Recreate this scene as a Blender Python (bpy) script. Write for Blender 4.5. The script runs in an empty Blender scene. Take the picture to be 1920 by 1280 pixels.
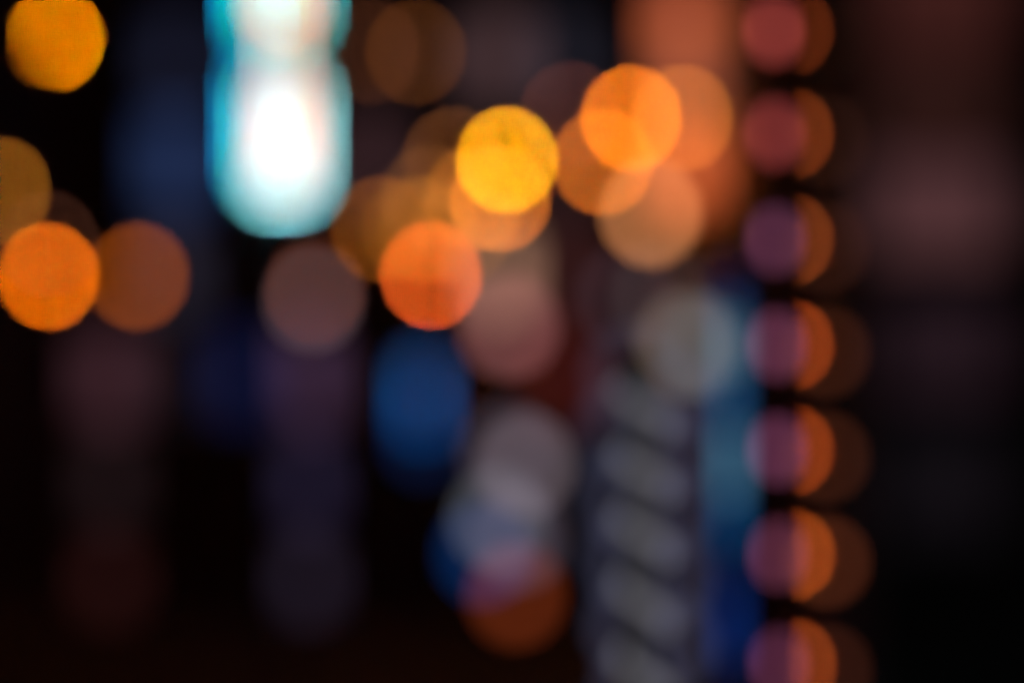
import bpy, bmesh, math, random
import numpy as np
from mathutils import Vector, Matrix

random.seed(7)
SC = bpy.context.scene
COL = SC.collection

# ------------------------------------------------------------------ camera
EYE, HORIZON, FPX, FOCUS = 1.7, 1050.0, 85.0 / 36.0 * 1920.0, 1.2
cam_data = bpy.data.cameras.new('camera')
cam = bpy.data.objects.new('camera', cam_data)
COL.objects.link(cam)
cam.location = (0, 0, EYE)
cam.rotation_euler = (math.radians(90), 0, 0)
cam_data.lens = 85
cam_data.sensor_width = 36
cam_data.shift_y = (HORIZON - 640.0) / 1920.0
cam_data.clip_start = 0.05
cam_data.clip_end = 2000
cam_data.dof.use_dof = True                      # the photograph is focused at arm's length
cam_data.dof.focus_distance = FOCUS
cam_data.dof.aperture_fstop = 1.566
cam_data.dof.aperture_blades = 0
cam_data.dof.aperture_ratio = 1.05
SC.camera = cam

# ------------------------------------------------------------------ night sky and moon
world = bpy.data.worlds.new('World')
SC.world = world
world.use_nodes = True
nt = world.node_tree
nt.nodes.clear()
sky = nt.nodes.new('ShaderNodeTexSky')
sky.sky_type = 'NISHITA'
sky.sun_disc = False
sky.sun_elevation = math.radians(-3.5)
sky.sun_rotation = math.radians(200)
bgn = nt.nodes.new('ShaderNodeBackground')
bgn.inputs['Strength'].default_value = 0.03
won = nt.nodes.new('ShaderNodeOutputWorld')
nt.links.new(sky.outputs[0], bgn.inputs['Color'])
nt.links.new(bgn.outputs[0], won.inputs['Surface'])
moon = bpy.data.lights.new('moonlight', 'SUN')
moon.energy = 0.004
moon.angle = math.radians(0.5)
moon.color = (0.75, 0.82, 1.0)
mo = bpy.data.objects.new('moonlight', moon)
mo.rotation_euler = (math.radians(40), 0, math.radians(-20))
COL.objects.link(mo)

SC.view_settings.view_transform = 'Standard'
SC.view_settings.look = 'None'
SC.view_settings.exposure = 0.0
SC.view_settings.gamma = 1.0
SC.view_settings.use_curve_mapping = False
cy = SC.cycles
SC.render.engine = 'CYCLES'
cy.use_adaptive_sampling = False
cy.sampling_pattern = 'BLUE_NOISE'
cy.use_denoising = True
cy.denoiser = 'OPENIMAGEDENOISE'
cy.denoising_input_passes = 'RGB'
cy.max_bounces = 4
cy.diffuse_bounces = 2
cy.glossy_bounces = 2
cy.sample_clamp_direct = 0
cy.sample_clamp_indirect = 2
cy.caustics_reflective = False
cy.caustics_refractive = False
cy.pixel_filter_type = 'BLACKMAN_HARRIS'


# ------------------------------------------------------------------ helpers
def lin(c):
    return tuple((v / 255.0 / 12.92) if v / 255.0 <= 0.04045 else ((v / 255.0 + 0.055) / 1.055) ** 2.4 for v in c)


def P(px, py, d):
    """the world point that the photograph's pixel (px, py) shows at distance d"""
    return Vector(((px - 960.0) / FPX * d, d, EYE + (HORIZON - py) / FPX * d))


def blur(d):
    """radius in photograph pixels of the disc the lens makes of a point at distance d"""
    return 100.0 * (1 - FOCUS / d)


_surf = {}


def surf(name, col, rough=0.7, metal=0.0, noise=0.25, scale=6.0, bump=0.0):
    if name in _surf:
        return _surf[name]
    m = bpy.data.materials.new(name)
    m.use_nodes = True
    t = m.node_tree
    b = t.nodes['Principled BSDF']
    b.inputs['Roughness'].default_value = rough
    b.inputs['Metallic'].default_value = metal
    tc = t.nodes.new('ShaderNodeTexCoord')
    n = t.nodes.new('ShaderNodeTexNoise')
    n.inputs['Scale'].default_value = scale
    n.inputs['Detail'].default_value = 5
    r = t.nodes.new('ShaderNodeValToRGB')
    r.color_ramp.elements[0].position = 0.3
    r.color_ramp.elements[1].position = 0.7
    r.color_ramp.elements[0].color = tuple(c * (1 - noise) for c in col) + (1,)
    r.color_ramp.elements[1].color = tuple(min(1, c * (1 + noise)) for c in col) + (1,)
    t.links.new(tc.outputs['Object'], n.inputs['Vector'])
    t.links.new(n.outputs['Fac'], r.inputs['Fac'])
    t.links.new(r.outputs['Color'], b.inputs['Base Color'])
    if bump:
        bm_ = t.nodes.new('ShaderNodeBump')
        bm_.inputs['Strength'].default_value = bump
        t.links.new(n.outputs['Fac'], bm_.inputs['Height'])
        t.links.new(bm_.outputs['Normal'], b.inputs['Normal'])
    _surf[name] = m
    return m


_glow = {}


def glow(radiance):
    """material of a lit lamp, tube or lit pane; a mild procedural unevenness as in real glass"""
    key = tuple(round(c, 5) for c in radiance)
    if key in _glow:
        return _glow[key]
    m = bpy.data.materials.new('lit_glass')
    m.use_nodes = True
    t = m.node_tree
    b = t.nodes['Principled BSDF']
    b.inputs['Base Color'].default_value = (0.05, 0.05, 0.05, 1)
    b.inputs['Roughness'].default_value = 0.4
    s = max(max(radiance), 1e-6)
    tc = t.nodes.new('ShaderNodeTexCoord')
    n = t.nodes.new('ShaderNodeTexNoise')
    n.inputs['Scale'].default_value = 9.0
    mr = t.nodes.new('ShaderNodeMapRange')
    mr.inputs['To Min'].default_value = 0.9
    mr.inputs['To Max'].default_value = 1.1
    mx = t.nodes.new('ShaderNodeMath')
    mx.operation = 'MULTIPLY'
    mx.inputs[1].default_value = s
    t.links.new(tc.outputs['Object'], n.inputs['Vector'])
    t.links.new(n.outputs['Fac'], mr.inputs['Value'])
    t.links.new(mr.outputs['Result'], mx.inputs[0])
    t.links.new(mx.outputs[0], b.inputs['Emission Strength'])
    b.inputs['Emission Color'].default_value = tuple(c / s for c in radiance) + (1,)
    _glow[key] = m
    return m


def link(name, me, m, parent=None):
    o = bpy.data.objects.new(name, me)
    COL.objects.link(o)
    if m is not None:
        if len(me.materials) == 0:
            me.materials.append(m)
        o.material_slots[0].link = 'OBJECT'
        o.material_slots[0].material = m
    if parent is not None:
        o.parent = parent
        o.matrix_parent_inverse = Matrix.Translation(-Vector(parent.location))
    return o


def thing(name, label, cat, loc, group=None):
    o = bpy.data.objects.new(name, None)
    o.empty_display_size = 0.2
    COL.objects.link(o)
    o.location = loc
    o['label'] = label
    o['category'] = cat
    if group:
        o['group'] = group
    return o


def tag(o, label, cat, group=None):
    o['label'] = label
    o['category'] = cat
    if group:
        o['group'] = group
    return o


def mesh(bm, name='mesh'):
    me = bpy.data.meshes.new(name)
    bmesh.ops.recalc_face_normals(bm, faces=bm.faces)
    bm.to_mesh(me)
    bm.free()
    return me


def bm_box(bm, lo, hi, bev=0.0):
    lo, hi = Vector(lo), Vector(hi)
    r = bmesh.ops.create_cube(bm, size=1.0)
    for v in r['verts']:
        v.co = Vector(((lo[i] + hi[i]) / 2 + v.co[i] * (hi[i] - lo[i])) for i in range(3))
    if bev:
        es = list({e for v in r['verts'] for e in v.link_edges})
        bmesh.ops.bevel(bm, geom=es, offset=bev, segments=2, affect='EDGES', profile=0.5)


def box(lo, hi, bev=0.0):
    bm = bmesh.new()
    bm_box(bm, lo, hi, bev)
    return mesh(bm)


def bm_tube(bm, pts, r, seg=8, cap=True):
    pts = [Vector(p) for p in pts]
    rr = r if isinstance(r, (list, tuple)) else [r] * len(pts)
    rings = []
    for i, p in enumerate(pts):
        a = pts[max(i - 1, 0)]
        b = pts[min(i + 1, len(pts) - 1)]
        t = (b - a).normalized()
        up = Vector((0, 0, 1)) if abs(t.z) < 0.9 else Vector((0, 1, 0))
        s = t.cross(up).normalized()
        u = s.cross(t).normalized()
        rings.append([bm.verts.new(p + s * math.cos(k * 2 * math.pi / seg) * rr[i] + u * math.sin(k * 2 * math.pi / seg) * rr[i]) for k in range(seg)])
    for a, b in zip(rings, rings[1:]):
        for k in range(seg):
            bm.faces.new((a[k], a[(k + 1) % seg], b[(k + 1) % seg], b[k]))
    if cap:
        bm.faces.new(rings[0])
        bm.faces.new(list(reversed(rings[-1])))


def tube(pts, r, seg=8):
    bm = bmesh.new()
    bm_tube(bm, pts, r, seg)
    me = mesh(bm)
    for p in me.polygons:
        p.use_smooth = True
    return me


def lathe(profile, at, seg=14):
    bm = bmesh.new()
    rings = []
    for r, z in profile:
        rings.append([bm.verts.new((at[0] + r * math.cos(k * 2 * math.pi / seg), at[1] + r * math.sin(k * 2 * math.pi / seg), at[2] + z)) for k in range(seg)])
    for a, b in zip(rings, rings[1:]):
        for k in range(seg):
            bm.faces.new((a[k], a[(k + 1) % seg], b[(k + 1) % seg], b[k]))
    bm.faces.new(rings[0])
    bm.faces.new(list(reversed(rings[-1])))
    me = mesh(bm)
    for p in me.polygons:
        p.use_smooth = True
    return me


def ball(c, r, sz=1.0, sub=2):
    bm = bmesh.new()
    bmesh.ops.create_icosphere(bm, subdivisions=sub, radius=r)
    for v in bm.verts:
        v.co.z *= sz
        v.co += Vector(c)
    me = mesh(bm)
    for p in me.polygons:
        p.use_smooth = True
    return me


def rad_ball(V, d, r_px, tall=1.0):
    """radiance of a small lamp of radius r_px whose out-of-focus disc reaches the linear value V"""
    k = blur(d) ** 2 / (r_px ** 2 * tall)
    return tuple(c * k for c in V)


_yy, _xx = np.mgrid[-160:161, -160:161].astype(float)


def rad_rect(V, d, w, h):
    """radiance of a lit pane w by h pixels whose blurred centre reaches the linear value V"""
    R = blur(d)
    disc = (_xx ** 2 + _yy ** 2) <= R * R
    k = disc.sum() / max(1.0, (disc & (abs(_xx) <= w / 2) & (abs(_yy) <= h / 2)).sum())
    return tuple(c * k for c in V)


IRON = surf('dark_painted_iron', (0.025, 0.025, 0.028), 0.5, 0.6, 0.3, 20)
STEEL = surf('brushed_grey_steel', (0.09, 0.09, 0.1), 0.45, 0.8, 0.2, 14)
FRAME = surf('window_frame_paint', (0.06, 0.055, 0.055), 0.6, 0, 0.25, 10)
DARKGLASS = surf('dark_window_glass', (0.012, 0.013, 0.018), 0.12, 0, 0.3, 2)

# ------------------------------------------------------------------ ground
def structure(name, me, m):
    o = link(name, me, m)
    o['kind'] = 'structure'
    return o


structure('ground', box((-300, -60, -0.5), (300, 500, -0.13)), surf('dark_soil', (0.04, 0.037, 0.035), 0.95, 0, 0.3, 0.4))
structure('road', box((-9.0, -40, -0.126), (1.9, 79.0, -0.004)), surf('asphalt', (0.045, 0.043, 0.045), 0.75, 0, 0.35, 3.0, 0.2))
pv = surf('paving', (0.12, 0.11, 0.105), 0.8, 0, 0.3, 2.0, 0.2)
structure('pavement', box((-15.5, -40, -0.126), (-9.2, 79.0, 0.11)), pv)
structure('pavement', box((2.1, -40, -0.126), (12.0, 79.0, 0.11)), pv)
kb = surf('kerb_granite', (0.2, 0.195, 0.19), 0.75, 0, 0.3, 8, 0.1)
structure('kerb', box((-9.197, -40, -0.126), (-9.003, 79.0, 0.122)), kb)
structure('kerb', box((1.903, -40, -0.126), (2.097, 79.0, 0.122)), kb)

# ------------------------------------------------------------------ buildings
def window(parent, x0, x1, z0, z1, y, radiance=None, sill=True):
    """a framed window on a wall face that looks towards -y at depth y"""
    t = 0.07
    bm = bmesh.new()
    bm_box(bm, (x0 - t, y - 0.06, z0 - t), (x0, y + 0.02, z1 + t))
    bm_box(bm, (x1, y - 0.06, z0 - t), (x1 + t, y + 0.02, z1 + t))
    bm_box(bm, (x0, y - 0.06, z0 - t), (x1, y + 0.02, z0))
    bm_box(bm, (x0, y - 0.06, z1), (x1, y + 0.02, z1 + t))
    xm = (x0 + x1) / 2
    bm_box(bm, (xm - 0.02, y - 0.05, z0), (xm + 0.02, y + 0.02, z1))
    f = link('window', mesh(bm), FRAME, parent)
    p = link('pane', box((x0, y - 0.03, z0), (x1, y - 0.01, z1)), glow(radiance) if radiance else DARKGLASS, f)
    p.matrix_parent_inverse = (f.matrix_parent_inverse @ Matrix()).inverted() if False else Matrix.Identity(4)
    p.location = (0, 0, 0)
    if sill:
        s = link('sill', box((x0 - 0.12, y - 0.14, z0 - t - 0.08), (x1 + 0.12, y - 0.002, z0 - t - 0.002)), kb, f)
        s.matrix_parent_inverse = Matrix.Identity(4)
    return f


END = 80.0
eb = thing('apartment_building', 'dark building closing the far end of the street, a few dim windows lit', 'building', (0, END, 0))
link('wall', box((-26, END, -0.13), (26, END + 14, 31)), surf('dark_render', (0.16, 0.13, 0.14), 0.9, 0, 0.2, 0.5), eb)
link('cornice', box((-26.3, END - 0.5, 31.002), (26.3, END + 14.3, 31.6)), kb, eb)
LIT = {  # (column, row) -> colour the blurred window reads as; some panes added for background glow
    (0, 3): (52, 30, 36), (0, 5): (32, 12, 12), (1, 1): (29, 42, 74), (1, 2): (28, 26, 36),
    (2, 3): (6, 14, 42), (3, 3): (56, 38, 58), (3, 4): (26, 22, 40), (3, 5): (32, 26, 38),
    (4, 1): (46, 29, 32), (7, 2): (46, 22, 22), (4, 0): (12, 7, 7), (6, 0): (62, 44, 46), (5, 0): (18, 11, 13), (7, 3): (54, 16, 14), (7, 1): (34, 22, 24),
    (0, 4): (22, 14, 16), (1, 0): (18, 20, 34), (7, 0): (24, 24, 32), (6, 2): (112, 82, 66), (5, 3): (0, 0, 0), (1, 3): (10, 8, 12),
}
SIZES = {(1, 1): (50, 80), (6, 2): (30, 56), (0, 3): (46, 74), (3, 3): (42, 80), (6, 0): (46, 70)}
for c in range(8):
    for r in range(6):
        px, py = 206 + 122 * c, 110 + 198 * r
        hw, hh = SIZES.get((c, r), (38, 62))
        a, b = P(px - hw, py + hh, END), P(px + hw, py - hh, END)
        col = LIT.get((c, r))
        rad = rad_rect(lin(col), END, 2 * hw, 2 * hh) if col and max(col) > 0 else None
        window(eb, a.x, b.x, a.z if r < 5 else max(a.z, 0.35), b.z, END, rad)

RX, RY = 3.4, 23.5
rb = thing('corner_building', 'brown building on the right corner with dim glowing panes added for its faintly lit wall', 'building', (RX, RY, 0))
link('wall', box((RX, RY, -0.13), (16, 70, 24)), surf('brown_brick_render', (0.2, 0.12, 0.1), 0.9, 0, 0.25, 1.5, 0.2), rb)
link('plinth', box((RX - 0.06, RY - 0.06, 0.112), (16, 70, 0.6)), kb, rb)
for x0, y0, x1, y1, col in ((1640, -70, 1880, 90, (60, 28, 25)), (1640, 305, 1875, 480, (78, 48, 50)), (1640, 125, 1872, 265, (46, 23, 20)),
                            (1660, 560, 1880, 740, (34, 21, 27)), (1660, 800, 1880, 1010, (16, 12, 16))):
    a, b = P(x0, y1, RY), P(x1, y0, RY)
    window(rb, a.x, b.x, a.z, b.z, RY, tuple(c * 1.1 for c in lin(col)))  # added panes glow in place of faint light on the wall


def side_window(parent, y0, y1, z0, z1, x, radiance=None):
    """a framed window on a wall face that looks towards -x"""
    t = 0.08
    bm = bmesh.new()
    bm_box(bm, (x - 0.06, y0 - t, z0 - t), (x + 0.02, y0, z1 + t))
    bm_box(bm, (x - 0.06, y1, z0 - t), (x + 0.02, y1 + t, z1 + t))
    bm_box(bm, (x - 0.06, y0, z0 - t), (x + 0.02, y1, z0))
    bm_box(bm, (x - 0.06, y0, z1), (x + 0.02, y1, z1 + t))
    f = link('window', mesh(bm), FRAME, parent)
    p = link('pane', box((x - 0.03, y0, z0), (x - 0.01, y1, z1)), glow(radiance) if radiance else DARKGLASS, f)
    p.matrix_parent_inverse = Matrix.Identity(4)
    return f


for y0 in (27, 38, 41, 46, 54, 60):
    for z0 in (4.2, 7.6, 11.0, 14.4):
        side_window(rb, y0, y0 + 1.2, z0, z0 + 1.9, RX, None)

lb = thing('terrace_building', 'long dark building along the left edge of the street', 'building', (-15.5, 20, 0))
link('wall', box((-30, 10, -0.13), (-15.5, 79.5, 24)), surf('grey_stucco', (0.14, 0.14, 0.15), 0.9, 0, 0.25, 0.8), lb)
link('plinth', box((-30, 10, 0.112), (-15.44, 79.5, 0.7)), kb, lb)


# ------------------------------------------------------------------ lanterns hung on cables over the street
CABLES = {}
rows = {'first': 35.0, 'second': 40.0, 'third': 44.0, 'fourth': 49.0, 'fifth': 53.0, 'sixth': 57.0, 'last': 62.0}


def cable_z(x):
    u = (x + 15.45) / (3.35 + 15.45)
    return 11.2 - 1.3 * 4 * u * (1 - u)


for k, d in rows.items():
    pts = [(x, d, cable_z(x)) for x in np.linspace(-15.45, 3.38, 25)]
    o = link('span_cable', tube(pts, 0.012, 6), IRON)
    tag(o, {'first': 'thin dark cable spanning the street, nearest of the seven', 'second': 'thin dark cable carrying the two orange lanterns at upper right',
            'third': 'thin dark cable carrying the brightest yellow lantern', 'fourth': 'thin dark cable carrying the cream lantern by the salmon sign',
            'fifth': 'thin dark cable carrying the dim amber lantern row', 'sixth': 'thin dark cable carrying one faint brown lantern at left',
            'last': 'thin dark cable carrying the low orange lanterns, farthest one'}[k], 'cable', 'cables strung across the street')


def lantern(label, px, py, d, col, r=4.0, k=1.0):
    V = tuple(c * k for c in lin(col))
    c = P(px, py, d)
    rm = r * d / FPX
    t = thing('hanging_lantern', label, 'lantern', c, 'amber lanterns hung over the street')
    link('glass', ball(c, rm), glow(rad_ball(V, d, r)), t)
    link('cap', lathe([(rm * 0.5, rm * 1.9), (rm * 1.7, rm * 1.1), (rm * 1.75, rm * 1.02)][::-1], c), IRON, t)
    link('hanger', tube([(c.x, d, c.z + rm * 1.8), (c.x, d, max(cable_z(c.x), c.z + rm * 2.5))], max(0.004, rm * 0.12), 6), IRON, t)
    return t


L = lantern
L('big bright amber lantern in the top left corner', 102, 74, rows['first'], (228, 120, 0), 8)
L('very faint brown lantern right of the cyan sign', 780, 98, rows['first'], (60, 29, 6), 9)
L('faint brown lantern half hidden beside the cyan sign edge', 694, 95, rows['first'], (50, 24, 12), 12)
L('faint dark brown lantern left of the orange lantern at upper right', 1070, 215, rows['second'], (58, 26, 18), 9)
L('bright orange lantern at upper right of the cluster', 1183, 222, rows['second'], (232, 108, 10), 8)
L('pale salmon lantern beside the salmon wall sign', 1280, 222, rows['second'], (140, 72, 22), 9)
L('brightest yellow lantern at the middle of the cluster', 950, 300, rows['third'], (250, 156, 0), 8)
L('dim brown lantern up against the left of the brightest yellow one', 850, 300, rows['third'], (75, 40, 18), 9)
L('deep orange lantern just below the upper right orange one', 1130, 304, rows['third'], (178, 84, 14), 9)
L('dim amber lantern hung below left of the brightest yellow one', 808, 372, rows['fourth'], (72, 40, 16), 9)
L('amber lantern hidden behind the lower left of the brightest yellow one', 890, 372, rows['fourth'], (120, 62, 12), 9)
L('orange lantern directly under the brightest yellow one', 938, 372, rows['fourth'], (182, 88, 22), 9)
L('soft cream lantern low in front of the salmon wall sign', 1220, 400, rows['fourth'], (160, 98, 58), 20)
L('dim ochre lantern cut by the left edge of the photo', 0, 357, rows['fourth'], (118, 66, 14), 9)
L('dim amber lantern at the left end of the lantern row', 716, 430, rows['fifth'], (96, 48, 10), 9)
L('dim amber lantern second from the left in its row', 773, 430, rows['fifth'], (78, 42, 8), 9)
L('dim amber lantern behind the top of the red orange one', 803, 430, rows['fifth'], (78, 44, 8), 9)
L('faint amber lantern at the right end of its row', 868, 430, rows['fifth'], (74, 40, 14), 9)
L('very faint brown lantern above the low orange lantern at left', 92, 458, rows['sixth'], (42, 21, 14), 9)
L('bright orange lantern low at the left edge', 90, 518, rows['last'], (215, 92, 2), 9)
L('dull rust brown lantern right of the low orange one', 258, 518, rows['last'], (112, 49, 8), 13)
L('bright red orange lantern at the bottom of the cluster', 808, 516, rows['last'], (205, 76, 22), 9)
L('dull copper lantern below the cyan sign', 590, 538, rows['last'], (106, 47, 20), 14)
L('pale grey pink lantern just under the copper one', 587, 562, rows['last'], (60, 46, 48), 18)

# ------------------------------------------------------------------ tall white and cyan sign
SD = 20.0
base = P(530, 0, SD)
sg = thing('pylon_sign', 'tall glowing white sign with cyan neon border on a dark pole', 'sign', (base.x, SD, 0))
u = SD / FPX


def R(px, py, dy):
    p = P(px, py, SD)
    return (p.x, SD + dy, p.z)


link('pole', box((base.x - 0.05, SD + 0.16, -0.002), (base.x + 0.05, SD + 0.26, 8.4), 0.01), STEEL, sg)
link('base_plate', box((base.x - 0.2, SD + 0.02, -0.003), (base.x + 0.2, SD + 0.42, 0.03), 0.005), STEEL, sg)
lo, hi = R(466, 358, 0.05), R(578, -190, 0.158)
link('cabinet', box(lo, hi, 0.01), surf('sign_cabinet', (0.03, 0.05, 0.06), 0.5, 0.2), sg)


def sign_rect(name, x0, y0, x1, y1, dy0, dy1, rad):
    a, b = R(x0, y1, dy0), R(x1, y0, dy1)
    return link(name, box(a, b, min(b[0] - a[0], b[2] - a[2]) * 0.2), glow(rad), sg)


sign_rect('letter_panel', 510, 160, 552, 207, 0.0, 0.045, (4.5, 0.9, 0.4))
sign_rect('letter_panel', 510, 213, 552, 301, 0.0, 0.045, (4.7, 1.1, 0.55))
sign_rect('letter_panel', 504, 306, 558, 335, 0.0, 0.045, (4.3, 0.8, 0.35))
sign_rect('letter_panel', 510, -90, 552, -16, 0.0, 0.045, (2.5, 0.6, 0.25))
sign_rect('letter_panel', 510, -10, 552, 24, 0.0, 0.045, (9.0, 1.5, 0.6))
sign_rect('letter_stroke', 526, 34, 535, 154, 0.0, 0.045, (5.0, 1.2, 0.8))
for name, x0, y0, x1, y1, rad in (
        ('neon_tube', 488, 166, 492, 346, (0.8, 12.0, 8.0)), ('neon_tube', 567, 166, 571, 346, (6.8, 18.0, 18.5)),
        ('neon_tube', 494, 348, 563, 352, (7.5, 25.0, 28.0)), ('neon_tube', 494, 162, 563, 166, (0.0, 9.0, 8.0)),
        ('neon_tube', 488, -150, 492, 44, (0.0, 11.5, 4.0)), ('neon_tube', 566, -150, 570, 44, (1.4, 13.5, 14.0)),
        ('neon_tube', 494, 40, 563, 44, (0.0, 7.0, 4.0)),
        ('edge_light', 470, 140, 476, 330, (0.0, 4.2, 9.8)), ('edge_light', 470, -150, 476, 60, (0.0, 6.0, 12.5))):
    sign_rect(name, x0, y0, x1, y1, -0.01, 0.045, rad)

# ------------------------------------------------------------------ salmon wall sign
d = 41.0
a = P(1300, 0, d)
ws = thing('wall_sign', 'narrow upright salmon lit sign on the right corner building', 'sign', (RX, d, a.z))
for y0, y1, col in ((-60, -6, (84, 36, 34)), (-2, 96, (176, 84, 50)), (100, 196, (112, 60, 46)), (200, 276, (150, 72, 44)), (280, 370, (206, 90, 46))):
    q0, q1 = P(1238, y1, d), P(1328, y0, d)
    link('lit_panel', box((q0.x, d - 0.06, q0.z), (q1.x, d, q1.z), 0.01), glow(rad_rect(lin(col), d, 90, 150)), ws)
q0, q1 = P(1234, 372, d), P(1331, -66, d)
link('cabinet', box((q0.x, d + 0.003, q0.z), (q1.x, d + 0.16, q1.z), 0.015), IRON, ws)
for py in (20, 330):
    z = P(0, py, d).z
    link('bracket', box((q1.x + 0.003, d + 0.05, z - 0.03), (RX + 0.02, d + 0.11, z + 0.03)), IRON, ws)

# ------------------------------------------------------------------ wall lamps on the street side of the corner building
def wall_lamp(label, px, py, col, r):
    d = RX * FPX / (px - 960 + 12)
    c = P(px, py, d)
    t = thing('wall_lamp', label, 'lamp', c, 'lamps on the corner building wall')
    rm = r * d / FPX
    link('globe', ball(c, rm), glow(rad_ball(lin(col), d, r)), t)
    link('bracket', tube([(c.x + rm * 0.9, d, c.z - rm * 0.3), (RX + 0.02, d, c.z - rm * 0.3)], 0.02), IRON, t)
    link('cap', lathe([(rm * 1.15, rm * 1.0), (rm * 0.3, rm * 1.5)], c), IRON, t)


wall_lamp('soft cream wall lamp above the pale bulb stand', 1290, 645, (88, 76, 68), 30)
wall_lamp('grey green wall lamp between the cream lamp and the teal tube post', 1332, 652, (42, 56, 62), 30)
wall_lamp('dim grey brown wall lamp below the cream lantern', 1245, 556, (46, 36, 36), 28)
wall_lamp('very dim mauve brown wall lamp left of the grey brown one', 1178, 560, (34, 26, 32), 28)

# ------------------------------------------------------------------ bulb stands and the blue sign box in the street
def stand(label, px, d, top_py, bulbs, r=30):
    c = P(px, 0, d)
    top = P(px, top_py, d).z
    t = thing('bulb_stand', label, 'light stand', (c.x, d, 0))
    link('pole', tube([(c.x, d, 0.02), (c.x, d, top)], 0.022, 10), STEEL, t)
    link('base', lathe([(0.24, -0.003), (0.24, 0.03), (0.05, 0.07), (0.03, 0.2)], (c.x, d, 0)), STEEL, t)
    for bx, by, col in bulbs:
        p = P(bx, by, d)
        rm = r * d / FPX
        b = link('bulb', ball(p, rm), glow(rad_ball(lin(col), d, r)), t)
        if abs(p.x - c.x) > rm:
            k = link('arm', tube([(c.x, d, p.z), (p.x - math.copysign(rm * 0.95, p.x - c.x), d, p.z)], 0.008, 6), IRON, b)
            k.matrix_parent_inverse = Matrix.Identity(4)


stand('dark stand with grey and blue bulbs over one orange bulb', 957, 25.0, 560, [
    (955, 612, (104, 60, 60)), (985, 870, (80, 70, 76)), (932, 972, (60, 62, 68)), (974, 1008, (54, 47, 56)),
    (968, 1116, (82, 30, 10)), (906, 1036, (0, 28, 66)), (950, 845, (44, 38, 46))])
d = 2.3
pc = P(1206, 0, d)
sp = thing('spiral_light_pole', 'pale pole wound with a spiral rope of soft grey white light', 'light post', (pc.x, d, 0))
k = d / FPX
ztop = P(0, 700, d).z
link('pole', tube([(pc.x, d, -0.002), (pc.x, d, ztop)], 31 * k, 20), surf('pale_pole_paint', (0.62, 0.6, 0.68), 0.6, 0, 0.15, 30), sp)
link('foot', lathe([(0.1, -0.003), (0.1, 0.02), (0.035, 0.03)], (pc.x, d, 0)), STEEL, sp)
link('cap', lathe([(35 * k, ztop + 0.001), (35 * k, ztop + 0.008), (0.004, ztop + 0.016)], (pc.x, d, 0)), STEEL, sp)
z0, z1, pitch = 0.9, P(0, 722, d).z, 130 * k
zref = P(0, 880, d).z                               # the rope crosses the front of the pole here
pts = []
for n in range(int((z1 - z0) / pitch * 24)):
    z = z1 - n * pitch / 24
    a = (zref - z) / pitch * 2 * math.pi            # 0 at the front
    a += 0.5 * math.sin(z * 9.0) + 0.3 * math.sin(z * 23.0)                   # wound by hand, not evenly
    pts.append((pc.x + 42 * k * math.sin(a), d - 42 * k * math.cos(a), z))
link('light_rope', tube(pts, 9.5 * k, 8), glow((0.185, 0.18, 0.2)), sp)

PAIR = (34, 35, 49)  # dim bulbs added as a soft base glow around the spiral
stand('dark stand of paired dim blue grey bulbs, an added soft glow behind the spiral light pole', 1216, 25.0, 660, [
    (1180, 700, (28, 28, 38)), (1250, 742, PAIR), (1166, 806, (26, 28, 40)), (1244, 846, PAIR), (1172, 930, PAIR), (1246, 962, PAIR), (1178, 1050, PAIR),
    (1250, 1086, PAIR), (1184, 1172, PAIR), (1256, 1206, PAIR), (1200, 1290, PAIR)])

d = 25.0
bs = thing('blue_sign_box', 'deep blue lit sign box on a post under the red orange lantern', 'sign', P(790, 1050, d))
c = P(790, 735, d)
for y0, y1, col in ((690, 748, (16, 50, 92)), (752, 792, (0, 48, 98)), (796, 848, (5, 20, 50))):
    q0, q1 = P(776, y1, d), P(806, y0, d)
    link('lit_panel', box((q0.x, d - 0.03, q0.z), (q1.x, d, q1.z), 0.005), glow(rad_rect(lin(col), d, 30, 110)), bs)
q0, q1 = P(770, 854, d), P(812, 684, d)
link('cabinet', box((q0.x, d + 0.002, q0.z), (q1.x, d + 0.14, q1.z), 0.01), IRON, bs)
link('post', tube([(c.x, d + 0.07, -0.004), (c.x, d + 0.07, q0.z + 0.002)], 0.03, 10), STEEL, bs)

# ------------------------------------------------------------------ the two light columns at the right
MD, OD = 3.12, 8.0
ys = [58, 250, 449, 646, 843, 1039, 1243]
MA = [(122, 46, 42), (110, 40, 40), (76, 38, 58), (86, 42, 62), (82, 40, 62), (80, 37, 54), (74, 34, 54)]
OR = [(80, 29, 8), (102, 40, 11), (104, 43, 13), (128, 47, 12), (128, 47, 11), (134, 53, 11), (120, 46, 12)]
DI = [(6, 3, 2), (26, 11, 7), (34, 14, 8), (45, 19, 9), (45, 19, 9), (58, 25, 12), (42, 17, 9)]
px0 = 1454
mc = P(px0, 0, MD)
mp = thing('lit_post', 'slim dark post near the camera with a row of mauve lights', 'light post', (mc.x, MD, 0))
xl, xr = P(1432, 0, MD).x, P(1489, 0, MD).x
link('shaft', box((xl, MD + 0.012, -0.002), (xr, MD + 0.045, 3.2), 0.002), IRON, mp)  # unseen shaft, its right edge set to block part of the orange bulbs
link('foot', box((xl - 0.06, MD - 0.05, -0.003), (xr + 0.06, MD + 0.1, 0.02), 0.004), IRON, mp)
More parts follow.
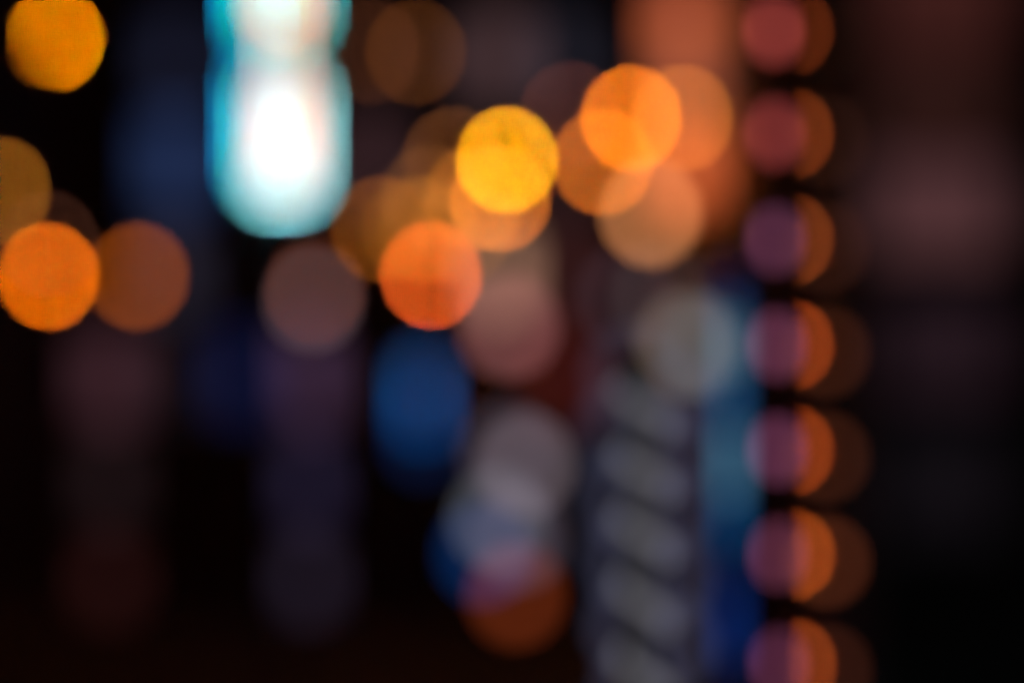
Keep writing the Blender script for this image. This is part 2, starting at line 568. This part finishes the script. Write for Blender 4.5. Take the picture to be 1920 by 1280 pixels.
for y, col in zip(ys, MA):
    p = P(px0 + (y - 500) * 0.008, y, MD)
    k = MD / FPX
    rr, hh = 12 * k, 27 * k
    pr = [(0.001, -hh)] + [(rr * math.cos(a), -hh + rr + rr * math.sin(a)) for a in np.linspace(-1.2, 0, 4)] + [(rr * math.cos(a), hh - rr + rr * math.sin(a)) for a in np.linspace(0, 1.2, 4)] + [(0.001, hh)]
    area = (24 * 54 - 24 * 24 * (1 - math.pi / 4))
    kk = math.pi * blur(MD) ** 2 / area
    link('light', lathe(pr, p, 10), glow(tuple(c * kk for c in lin(col))), mp)

oc = P(1510, 0, OD)
op = thing('bulb_column', 'dark column behind the mauve post with two rows of orange bulbs', 'light post', (oc.x, OD, 0))
link('shaft', tube([(oc.x, OD + 0.06, -0.004), (oc.x, OD + 0.06, 4.2)], 0.025, 12), STEEL, op)
link('foot', lathe([(0.18, -0.003), (0.18, 0.03), (0.04, 0.06)], (oc.x, OD + 0.06, 0)), STEEL, op)
for y, c1, c2 in zip(ys, OR, DI):
    xo = 2 + max(0, y - 843) * 0.012
    z = P(0, y, OD).z
    for px, py, col, r in ((1479 + xo, y, c1, 8.5), (1546 + xo, y + 14, c2, 18)):
        p = P(px, py, OD)
        rm = r * OD / FPX
        b = link('bulb', ball(p, rm), glow(rad_ball(lin(col), OD, r)), op)
        k = link('arm', tube([(oc.x, OD + 0.06, p.z), (p.x, OD + 0.06, p.z), (p.x, OD + rm * 0.9, p.z)], 0.005, 6), IRON, b)
        k.matrix_parent_inverse = Matrix.Identity(4)

# ------------------------------------------------------------------ teal light tube beside the mauve post
tc_ = P(1371, 0, MD)
tp = thing('tube_light_post', 'thin post of teal and blue light left of the mauve post', 'light post', (tc_.x, MD, 0))
q0, q1 = P(1356, 0, MD), P(1388, 0, MD)
link('shaft', box((q0.x, MD + 0.012, -0.002), (q1.x, MD + 0.03, P(0, 480, MD).z), 0.002), IRON, tp)
link('foot', box((q0.x - 0.03, MD - 0.03, -0.003), (q1.x + 0.03, MD + 0.07, 0.02), 0.004), IRON, tp)
for y0, y1, col in ((500, 560, (0, 14, 40)), (562, 600, (6, 40, 76)), (602, 690, (46, 76, 94)), (692, 800, (10, 50, 84)),
                    (802, 930, (44, 80, 104)), (932, 1020, (0, 46, 82)), (1022, 1110, (0, 18, 52)), (1112, 1250, (0, 26, 74))):
    a, b = P(1358, y1 - 1, MD), P(1386, y0 + 1, MD)
    link('light', box((a.x, MD, a.z), (b.x, MD + 0.0119, b.z), 0.003), glow(rad_rect(lin(col), MD, 28, 132)), tp)

# ------------------------------------------------------------------ wire added to block the lower left of the top left lantern's disc
wd = 8.0
def on_line(t):
    return P(92.0 + 900 * t, 80.3 + 1340 * t, wd)


t1 = ((HORIZON + EYE * FPX / wd) - 80.3) / 1340
w0, w1 = on_line(-0.27), on_line(t1)
tag(link('clip_wire', tube([w0, w1], 0.009, 6), IRON), 'dark slanting wire added to cut into the bright amber lantern in the top left corner', 'cable')
tag(link('clip_wire_post', tube([(w0.x, wd, -0.004), (w0.x, wd, w0.z + 0.15)], 0.04, 12), STEEL), 'grey steel post just past the left edge, holding the added slanting wire', 'post')
tag(link('clip_wire_anchor', lathe([(0.05, -0.006), (0.05, 0.03), (0.012, 0.05), (0.012, 0.12)], (w1.x, wd, 0)), STEEL), 'small steel anchor holding the lower end of the added slanting wire', 'anchor')
